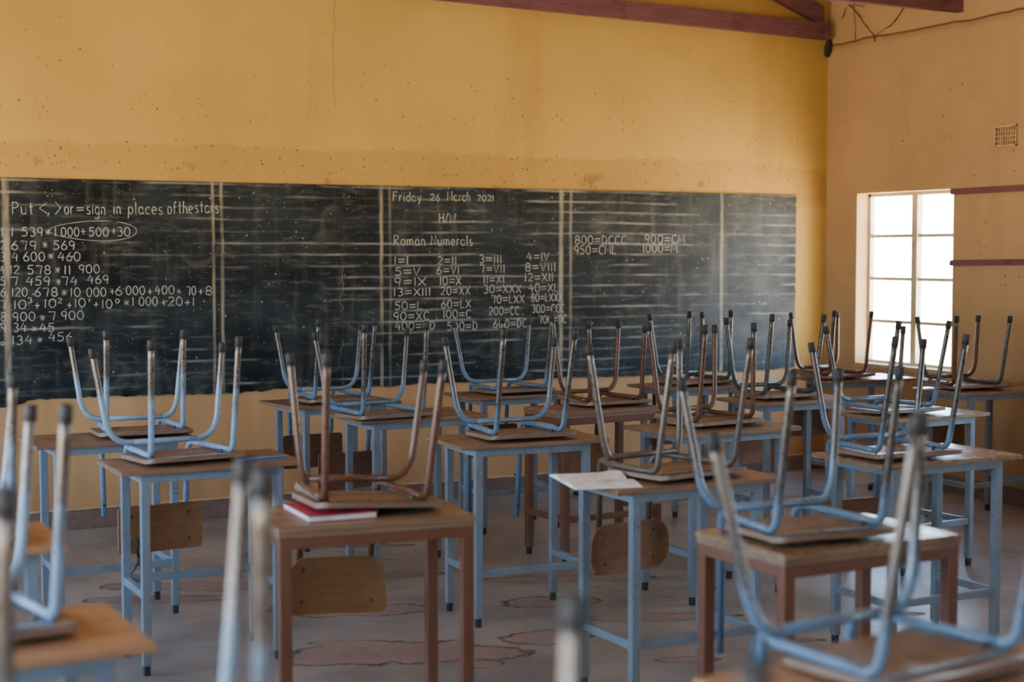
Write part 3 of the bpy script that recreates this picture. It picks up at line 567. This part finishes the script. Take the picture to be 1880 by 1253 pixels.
def desk(k):
    X, Y, a, W, D = DESKS[k]; rust = k in RUSTD
    r = thing('school_desk', DL[k], 'desk', (X, Y, 0), math.radians(a), 'single school desks in rows')
    mp = M['rust'] if rust else M['blue']; hw, hd = W / 2, D / 2
    mt = M['top_b'] if k in (18, 19, 20, 21) else M['top_c'] if k in (14, 15, 16, 12, 13) else M['top_a']
    mb = MB(); mb.prism(rrect(hw, hd, .006, n=2), lambda u, v, d: (u, v, d), TZ - .017, TZ)
    bmesh.ops.bevel(mb.b, geom=[e for e in mb.b.edges if abs(e.verts[0].co.z - e.verts[1].co.z) < 1e-5], offset=.003, segments=2, affect='EDGES')
    mb.build('tabletop', mt, r)
    if rust: ix0, ix1, iy0, iy1, lw, ah = .008, .006, .006, .006, .034, .03
    else: ix0, ix1, iy0, iy1, lw, ah = .078, .075, .028, .028, .030, .032
    x0, x1, y0, y1 = -hw + ix0, hw - ix1, -hd + iy0, hd - iy1
    zt = TZ - .017
    if rust:   # second lipping board under the top
        MB().box(-hw + .004, hw - .004, -hd + .004, hd - .004, zt - .016, zt, .003).build('lipping', M['top_a'], r); zt -= .016
    mb = MB(); c = .022
    mb.box(x0, x1, y0, y0 + c, zt - ah, zt, .002); mb.box(x0, x1, y1 - c, y1, zt - ah, zt, .002)
    mb.box(x0, x0 + c, y0 + c, y1 - c, zt - ah, zt, .002); mb.box(x1 - c, x1, y0 + c, y1 - c, zt - ah, zt, .002)
    mb.build('apron', mp, r)
    legs = {}
    for nm, lx, ly in (('fl', x0, y0), ('fr', x1 - lw, y0), ('bl', x0, y1 - lw), ('br', x1 - lw, y1 - lw)):
        L = MB().box(lx, lx + lw, ly, ly + lw, .035, zt - ah + .001, .0025).build('leg', mp, r); legs[nm] = L
        cx, cy = lx + lw / 2, ly + lw / 2
        MB().box(cx - .011, cx + .011, cy - .011, cy + .011, .0, .037, .003).build('rubber_foot', M['cap'], L, label='black rubber foot')
    zs = .20 if k != 2 else .27; sh = .028
    if k not in (16, 17):
        for sx in (x0 + .002, x1 - lw + .002): MB().box(sx, sx + .022, y0 + lw, y1 - lw, zs, zs + sh, .002).build('stretcher', mp, r)
        yb = y1 - lw + .004 if k in REARBAR else y0 + .004
        MB().box(x0 + lw, x1 - lw, yb, yb + .022, zs, zs + sh, .002).build('stretcher', mp, r)
    return r, legs, (x0, x1, y0, y1, lw, zt, ah)
desks = {k: desk(k) for k in DESKS}

# marker writing on desks
def write_on(parent, text, u0, u1, v0, h, fn, w=.003, name='marker_writing'):
    mb = MB(); stroke_text(mb, text, u0, u1, v0, h, fn, w); return mb.build(name, M['ink'], parent)
r, legs, (x0, x1, y0, y1, lw, zt, ah) = desks[9]
lf = legs['fr']; yy = y0 - .0012
vert = lambda u, v: (x1 - lw + .004 + v, yy, u)     # reads top to bottom
def vtext(text, ztop, zbot):
    mb = MB(); stroke_text(mb, text, 0, ztop - zbot, 0, .022, lambda u, v: (x1 - lw + .004 + v, yy, ztop - u), .003); mb.build('marker_writing', M['ink'], lf)
vtext('BIG', .665, .565); vtext('BOC', .545, .43); vtext('Preda', .37, .25); vtext('io', .20, .165)
r, legs, (x0, x1, y0, y1, lw, zt, ah) = desks[2]
write_on(r, 'HY', .13, .175, zt - .028, .022, lambda u, v: (u, y0 - .0012, v), .0028)
write_on(r, 'oc', .20, .245, zt - .028, .022, lambda u, v: (u, y0 - .0012, v), .0028)
# blue pencil lying on the desk
mb = MB(); a = (.06, .06); mb.tube([(0, 0, 0), (.165, 0, 0), (.178, 0, 0)], [.0042, .0042, .0012], 6)
o = mb.build('blue_pencil', M['bluepen']); X, Y, an, W, D = DESKS[2]
o.location = (X + .125, Y - .085, TZ + .0045); o.rotation_euler = (0, 0, math.radians(an)); tag(o, 'thin bright blue pencil lying beside the upturned chair on the desk', 'pencil')

# ------------------------------------------------------------------ chairs (upside down on the desks)
CL = {
 1: 'upturned blue chair with torn plywood seat and no backrest, below the blackboard left end',
 2: 'upturned pale blue tube chair on the desk with the hanging black cord',
 3: 'upturned grey-blue chair on the leftmost back row desk',
 4: 'upturned blue chair on the desk in front of the leftmost back row desk',
 5: 'upturned blue chair in the middle of the room with its backrest panel missing',
 6: 'upturned rust-brown tube chair on the rust-brown back desk',
 7: 'upturned grey chair on the back row desk left of the rust-brown one',
 8: 'upturned brown-grey chair on the desk with the open notebook',
 9: 'upturned rust-red chair on the desk with the written leg',
 10: 'upturned dark grey chair with an orange backrest, below the blackboard right end',
 11: 'upturned dark green-grey chair in the back row, under the pale right part of the blackboard',
 12: 'upturned reddish chair in the far room corner, left of the window',
 13: 'upturned chair with rust and grey legs against the right wall beyond the window',
 14: 'upturned dark blue-grey chair in front of the window, on the glossy desk',
 15: 'upturned slate blue chair on the desk at the right edge of the photo',
 16: 'upturned light blue chair without backrest on the rust-brown desk at front right',
 17: 'upturned rust-brown chair tilted on the red book',
 18: 'blurred pale blue upturned chair on the bottom left corner desk',
 19: 'blurred upturned chair at the left edge, its leg rising behind the two pale legs',
 20: 'large blurred light blue upturned chair at the bottom right',
 21: 'blurred near chair, two pale legs with dark caps left of the red book desk',
 22: 'nearest blurred chair, one whitish leg with dark cap at the bottom middle',
}
TUBE = {1: 'tube_blue', 2: 'tube_blue', 3: 'tube_worn', 4: 'tube_worn', 5: 'tube_worn', 6: 'tube_rust', 7: 'tube_worn', 8: 'tube_brown', 9: 'tube_rust', 10: 'tube_grey', 11: 'tube_grey',
        12: 'tube_rust', 13: 'tube_brown', 14: 'tube_worn', 15: 'tube_worn', 16: 'tube_worn', 17: 'tube_rust', 18: 'tube_blue', 19: 'tube_blue', 20: 'tube_worn', 21: 'tube_blue', 22: 'tube_blue'}
WEDGE = {6, 9, 10, 11, 12, 13, 17}
NOBACK = {1, 5, 16}
BASE = {20: (.182, .165), 8: (.175, .160), 16: (.165, .150), 6: (.150, .125), 12: (.145, .125), 13: (.155, .13), 3: (.145, .125), 5: (.148, .13), 7: (.15, .13), 2: (.155, .137)}
def chair(k):
    X, Y, a, tips = CHAIRS[k]; ry = .055 if k == 17 else 0
    th = math.radians(a)
    c = thing('school_chair', CL[k], 'chair', (X, Y, TZ + .001 + (.185 * math.sin(ry))), th, 'chairs upturned on the desks', ry)
    mt = M[TUBE[k]]; R = .0112
    bw, cw = BASE.get(k, (.155, .138)); by, cy, zr = -.14, .125, .0325
    FL, FR, RL, RR = [tuple(t) for t in tips]
    if k == 13: mats = [M['tube_rust'], M['tube_grey'], M['tube_grey'], M['tube_rust']]
    else: mats = [mt] * 4
    # far edge of the desk in the chair frame: the back tubes must drop behind it
    dX, dY, da, dW, dD = DESKS[k]
    rel = dY + dD / 2 - Y; dropy = max(.205, rel + .045 + abs(math.radians(a - da)) * .16)
    # seat panel
    mb = MB(); hw = .19; y0, y1 = -.205, .10
    ol = rrect(hw, (y1 - y0) / 2, .035, 0, (y0 + y1) / 2, 5)
    if k == 1: ol = ol[:9] + [(-.14, .06), (-.17, .05)] + ol[9:]
    def sz(u, v): return .012 * max(0, (-.12 - v) / .085) ** 2 + .006 * (abs(u) / hw) ** 2
    b = mb.b; low = [b.verts.new((u, v, sz(u, v))) for u, v in ol]; up = [b.verts.new((u, v, sz(u, v) + .015)) for u, v in ol]
    n = len(ol)
    for i in range(n): b.faces.new((low[i], low[(i + 1) % n], up[(i + 1) % n], up[i]))
    # inner rings keep the curved panel smooth
    def fill(ring, off, flip):
        prev = ring
        for s in (.75, .45, .15):
            cur = [b.verts.new((u * s, (v - (y0 + y1) / 2) * s + (y0 + y1) / 2, sz(u * s, (v - (y0 + y1) / 2) * s + (y0 + y1) / 2) + off)) for u, v in ol]
            for i in range(n): b.faces.new((prev[i], prev[(i + 1) % n], cur[(i + 1) % n], cur[i]))
            prev = cur
        b.faces.new(prev)
    fill(low, 0, False); fill(up, .015, True)
    mb.build('seat', M['seat'], c)
    # side rails: from front leg foot bend, along the seat, over the desk edge and down to the backrest
    for s, tip, mm in ((-1, FL, mats[0]), (1, FR, mats[1])):
        B = (s * bw, by, zr)
        leg = corner(tip, B, (s * (bw + cw) / 2, (by + cy) / 2, zr), .036, .036)
        legpts = leg[:-1]
        # resample the straight run so wear follows smoothly
        st = [lerp(leg[0], leg[1], i / 6) for i in range(6)] + [tuple(p) for p in leg[1:-1]]
        L = MB().tube(st, R, 12).build('leg', mm, c)
        d = (Vector(tip) - Vector(st[1])).normalized()
        MB().tube([Vector(tip) - d * .032, Vector(tip) + d * .003, Vector(tip) + d * .005], [R + .0022, R + .0022, R], 12).build('rubber_tip', M['cap'], L, label='black rubber tip')
        K = (s * .122, dropy, zr + .004); E = (s * .110, dropy + .022, -.378)
        pts = [leg[-2], (s * cw, cy, zr)]
        rail = [tuple(leg[-2])] + [lerp(tuple(leg[-2]), (s * cw, cy, zr), i / 4) for i in range(1, 5)] + [tuple(p) for p in corner((s * cw, cy, zr), K, E, .045, .045)[1:]]
        rl = MB().tube(rail, R, 12).build('side_rail', mt, c)
        if k in NOBACK:
            for zz in (-.20, -.33): MB().cyl((s * .112, dropy + .005, zz), (s * .112, dropy + .045, zz), .005).build('bolt', M['bolt'], rl)
        if k in WEDGE:
            mb = MB()
            mb.prism([(by + .01, .017), (cy + .045, .017), (cy + .03, .040), (by + .06, .022)], lambda u, v, d: (d, u, v), s * (bw - .006) - .007, s * (bw - .006) + .007)
            mb.build('rail_wedge', M['seat'], c)
    # rear legs and their crossbar
    zc = zr + .020 if k not in WEDGE else zr + .022
    ends = []
    for s, tip, mm in ((-1, RL, mats[2]), (1, RR, mats[3])):
        kx = s * (abs(tip[0]) - .045); K = (kx, cy, zc); J = (s * (cw - .012), cy, zc)
        leg = corner(tip, K, J, .095, abs(abs(kx) - (cw - .012)) * .96, 10)
        st = [lerp(tuple(leg[0]), tuple(leg[1]), i / 6) for i in range(6)] + [tuple(p) for p in leg[1:]]
        L = MB().tube(st, R, 12).build('leg', mm, c)
        d = (Vector(tip) - Vector(st[1])).normalized()
        MB().tube([Vector(tip) - d * .032, Vector(tip) + d * .003, Vector(tip) + d * .005], [R + .0022, R + .0022, R], 12).build('rubber_tip', M['cap'], L, label='black rubber tip')
        ends.append(J)
    MB().tube([ends[0], lerp(ends[0], ends[1], .5), ends[1]], R, 12).build('crossbar', mt, c)
    # flat strip across the front of the frame
    MB().box(-bw, bw, by + .004, by + .024, .0185, .0225, .001).build('front_strip', mt, c)
    for s in (-1, 1): MB().cyl((s * (bw - .025), by + .05, .016), (s * (bw - .025), by + .05, .034), .0045).build('seat_bolt', M['bolt'], c)
    if k not in NOBACK:
        zc0, hh = -.286, .088; yb = dropy + .004
        rr = {17: (.05, .055, .022, .022), 8: (.07, .07, .07, .07)}.get(k, (.014, .014, .016, .016))
        ol = rrect(.18 if k == 8 else .165, hh, .02, 0, zc0, 6, (rr[0], rr[1], rr[2], rr[3]))
        if k == 17: ol = [(u * (1 - .09 * (v - zc0 + hh) / (2 * hh)), v) for u, v in ol]
        mb = MB(); b = mb.b; n = len(ol)
        def yo(u): return .010 * (1 - (u / .165) ** 2)
        def ring(s, dy): return [b.verts.new((u * s, yb - .012 - .010 + yo(u * s) + dy - .006, zc0 + (v - zc0) * s)) for u, v in ol]
        f = [ring(s, 0) for s in (1, .8, .5, .2)]; g = [ring(s, .010) for s in (1, .8, .5, .2)]
        for q in (f, g):
            for A_, B_ in zip(q[:-1], q[1:]):
                for i in range(n): b.faces.new((A_[i], A_[(i + 1) % n], B_[(i + 1) % n], B_[i]))
            b.faces.new(q[-1])
        for i in range(n): b.faces.new((f[0][i], f[0][(i + 1) % n], g[0][(i + 1) % n], g[0][i]))
        p = mb.build('backrest', M['back_dark'] if k in (3, 4, 11, 12, 13, 7) else M['back'], c)
        for sx in (-1, 1):
            for zz in (-.235, -.335):
                if k == 17 and sx == 1 and zz > -.3: continue
                yy = yb - .012 - .010 + yo(.115) - .006
                mb = MB(); bmesh.ops.create_uvsphere(mb.b, u_segments=10, v_segments=6, radius=.0065, matrix=Matrix.Translation((sx * .112, yy, zz)) @ Matrix.Diagonal((1, .45, 1, 1)))
                mb.build('screw', M['bolt'], p)
        if k == 6:
            write_on(p, 'BOC', -.125, -.045, -.345, .026, lambda u, v: (u, yb - .0295 + yo(u), v), .003)
    return c, dropy
chairs = {k: chair(k) for k in CHAIRS}

# ------------------------------------------------------------------ red book under the tilted chair
bk = thing('red_book', 'thick book with red cover under the tilted chair', 'book', (1.435, 3.985, TZ), math.radians(-3))
w, d = .205, .262
MB().box(0, w, 0, d, .0005, .0028, .0008).build('cover', M['red'], bk, label='red lower cover')
MB().box(0, w, 0, d, .0165, .0190, .0008).build('cover', M['red'], bk, label='red upper cover')
MB().box(.004, w - .004, .004, d - .004, .0028, .0165).build('page_block', M['edge'], bk, label='white page edges')
# ------------------------------------------------------------------ open notebook
nb = thing('open_notebook', 'open notebook with white pages lying over the desk edge', 'notebook', (2.535, 4.28, TZ), math.radians(-14))
def sheet(y1, hgt, name, curl):
    mb = MB(); b = mb.b; nx, ny = 10, 12; W2 = .112; grid = []
    for i in range(nx + 1):
        row = []
        for j in range(ny + 1):
            t = j / ny
            z = .0045 + hgt * max(0, math.sin(min(1, t * 1.1) * PI)) ** .8 + curl * max(0, (i / nx - .75)) * 4 * t
            row.append((b.verts.new((-W2 + 2 * W2 * i / nx, y1 * t, z)), b.verts.new((-W2 + 2 * W2 * i / nx, y1 * t, .0022))))
        grid.append(row)
    for i in range(nx):
        for j in range(ny):
            for q in (0, 1): b.faces.new((grid[i][j][q], grid[i + 1][j][q], grid[i + 1][j + 1][q], grid[i][j + 1][q]))
    for j in range(ny):
        for i in (0, nx): b.faces.new((grid[i][j][0], grid[i][j + 1][0], grid[i][j + 1][1], grid[i][j][1]))
    for i in range(nx):
        for j in (0, ny): b.faces.new((grid[i][j][0], grid[i + 1][j][0], grid[i + 1][j][1], grid[i][j][1]))
    return mb.build(name, M['paper'], nb)
MB().box(-.115, .115, -.165, .165, .0005, .002).build('cover', M['card'], nb, label='grey-green card cover')
sheet(.16, .012, 'page', .010); sheet(-.16, .009, 'page', 0)
mb = MB()
for q, (u, v) in enumerate(((-.02, -.075), (.005, -.07), (.02, -.075), (.035, -.072), (-.02, -.095), (.012, -.09))):
    ribbon(mb, [(u, v), (u + .004, v - .02 + .004 * (q % 3))], lambda a, b_: (a, b_, .0146), .0035)
ribbon(mb, [(0, -.070), (.045, -.071)], lambda a, b_: (a, b_, .0146), .003)
mb.build('handwriting', M['ink'], nb)

# ------------------------------------------------------------------ cord hanging from the chair back, floor scraps
cx, cyy = CHAIRS[2][0], CHAIRS[2][1] + chairs[2][1]
mb = MB(); px, py = cx - .118, cyy - .055
mb.tube([(px, py + .002, .42), (px + .004, py - .004, .40), (px - .003, py - .006, .37), (px + .006, py - .008, .345)], [.004, .006, .006, .006], 8)
mb.tube([(px + .006, py - .008, .352), (px + .008, py - .010, .33), (px + .003, py - .008, .318)], [.010, .013, .006], 8)
mb.tube([(px + .008, py - .010, .33), (px + .011, py - .010, .26), (px + .008, py - .008, .20), (px + .012, py - .006, .12)], .0033, 8)
mb.tube([(px, py - .008, .33), (px - .012, py - .006, .305), (px - .032, py, .275), (px - .036, py + .01, .25)], .0033, 8)
tag(mb.build('black_cord', M['cord']), 'knotted black cord hanging from a chair backrest', 'cord')
mb = MB()
for i in range(6):
    a0 = random.uniform(0, 6.28); x, y = 4.62 + random.uniform(-.16, .22), 8.02 + random.uniform(-.05, .06)
    mb.tube([(x + .12 * math.cos(a0 + t * .9) * (t / 3 - .5), y + .05 * math.sin(a0 + t) * .8, .010 + .018 * abs(math.sin(t * 2 + i))) for t in range(5)], [.005, .010, .009, .010, .004], 7)
tag(mb.build('crumpled_plastic', M['cord']), 'crumpled black plastic strip on the floor by the front wall', 'plastic scrap')
mb = MB(); pts = [(-.05, -.03), (.02, -.045), (.06, 0), (.03, .04), (-.04, .03)]
mb.prism(pts, lambda u, v, d: (u, v, d + .006 * math.sin(u * 60)), .007, .009)
o = mb.build('paper_scrap', M['purple']); o.location = (2.26, 7.15, 0); tag(o, 'small purple scrap on the floor', 'paper scrap')

# ------------------------------------------------------------------ camera
cam = bpy.data.cameras.new('camera'); co = bpy.data.objects.new('camera', cam); C.objects.link(co)
cam.sensor_width = 36; cam.lens = 2790 / 1880 * 36; cam.clip_start = .05
pitch = math.atan((626.5 - 466) / 2790); yaw = math.radians(-27.5)
co.location = (0, 0, 1.48); co.rotation_euler = (PI / 2 - pitch, 0, yaw)
cam.dof.use_dof = True; cam.dof.focus_distance = 6.9; cam.dof.aperture_fstop = 2.2
bpy.context.scene.camera = co

# ------------------------------------------------------------------ sky
w = bpy.data.worlds.new('World'); bpy.context.scene.world = w; w.use_nodes = True
nt = w.node_tree; nt.nodes.clear()
out = nt.nodes.new('ShaderNodeOutputWorld'); bg = nt.nodes.new('ShaderNodeBackground'); tc = nt.nodes.new('ShaderNodeTexCoord')
sp = nt.nodes.new('ShaderNodeSeparateXYZ'); rp = nt.nodes.new('ShaderNodeValToRGB'); mr = nt.nodes.new('ShaderNodeMapRange')
nt.links.new(tc.outputs['Generated'], sp.inputs[0]); nt.links.new(sp.outputs[2], mr.inputs[0])
mr.inputs[1].default_value = -1; mr.inputs[2].default_value = 1
nt.links.new(mr.outputs[0], rp.inputs[0])
el = rp.color_ramp.elements
el[0].position = 0; el[0].color = (1.65, 1.35, .86, 1)
el[1].position = 1; el[1].color = (.20, .47, 1.0, 1)
for p, c in ((.47, (1.5, 1.27, .9, 1)), (.52, (.58, .80, 1.0, 1)), (.68, (.34, .62, 1.0, 1))):
    e = el.new(p); e.color = c
nt.links.new(rp.outputs[0], bg.inputs[0]); bg.inputs[1].default_value = 26.0
nt.links.new(bg.outputs[0], out.inputs[0])
sc = bpy.context.scene
sc.view_settings.view_transform = 'AgX'; sc.view_settings.exposure = -.04
sc.cycles.max_bounces = 5; sc.cycles.diffuse_bounces = 3; sc.cycles.glossy_bounces = 2; sc.cycles.transparent_max_bounces = 12
sc.cycles.caustics_reflective = False; sc.cycles.caustics_refractive = False
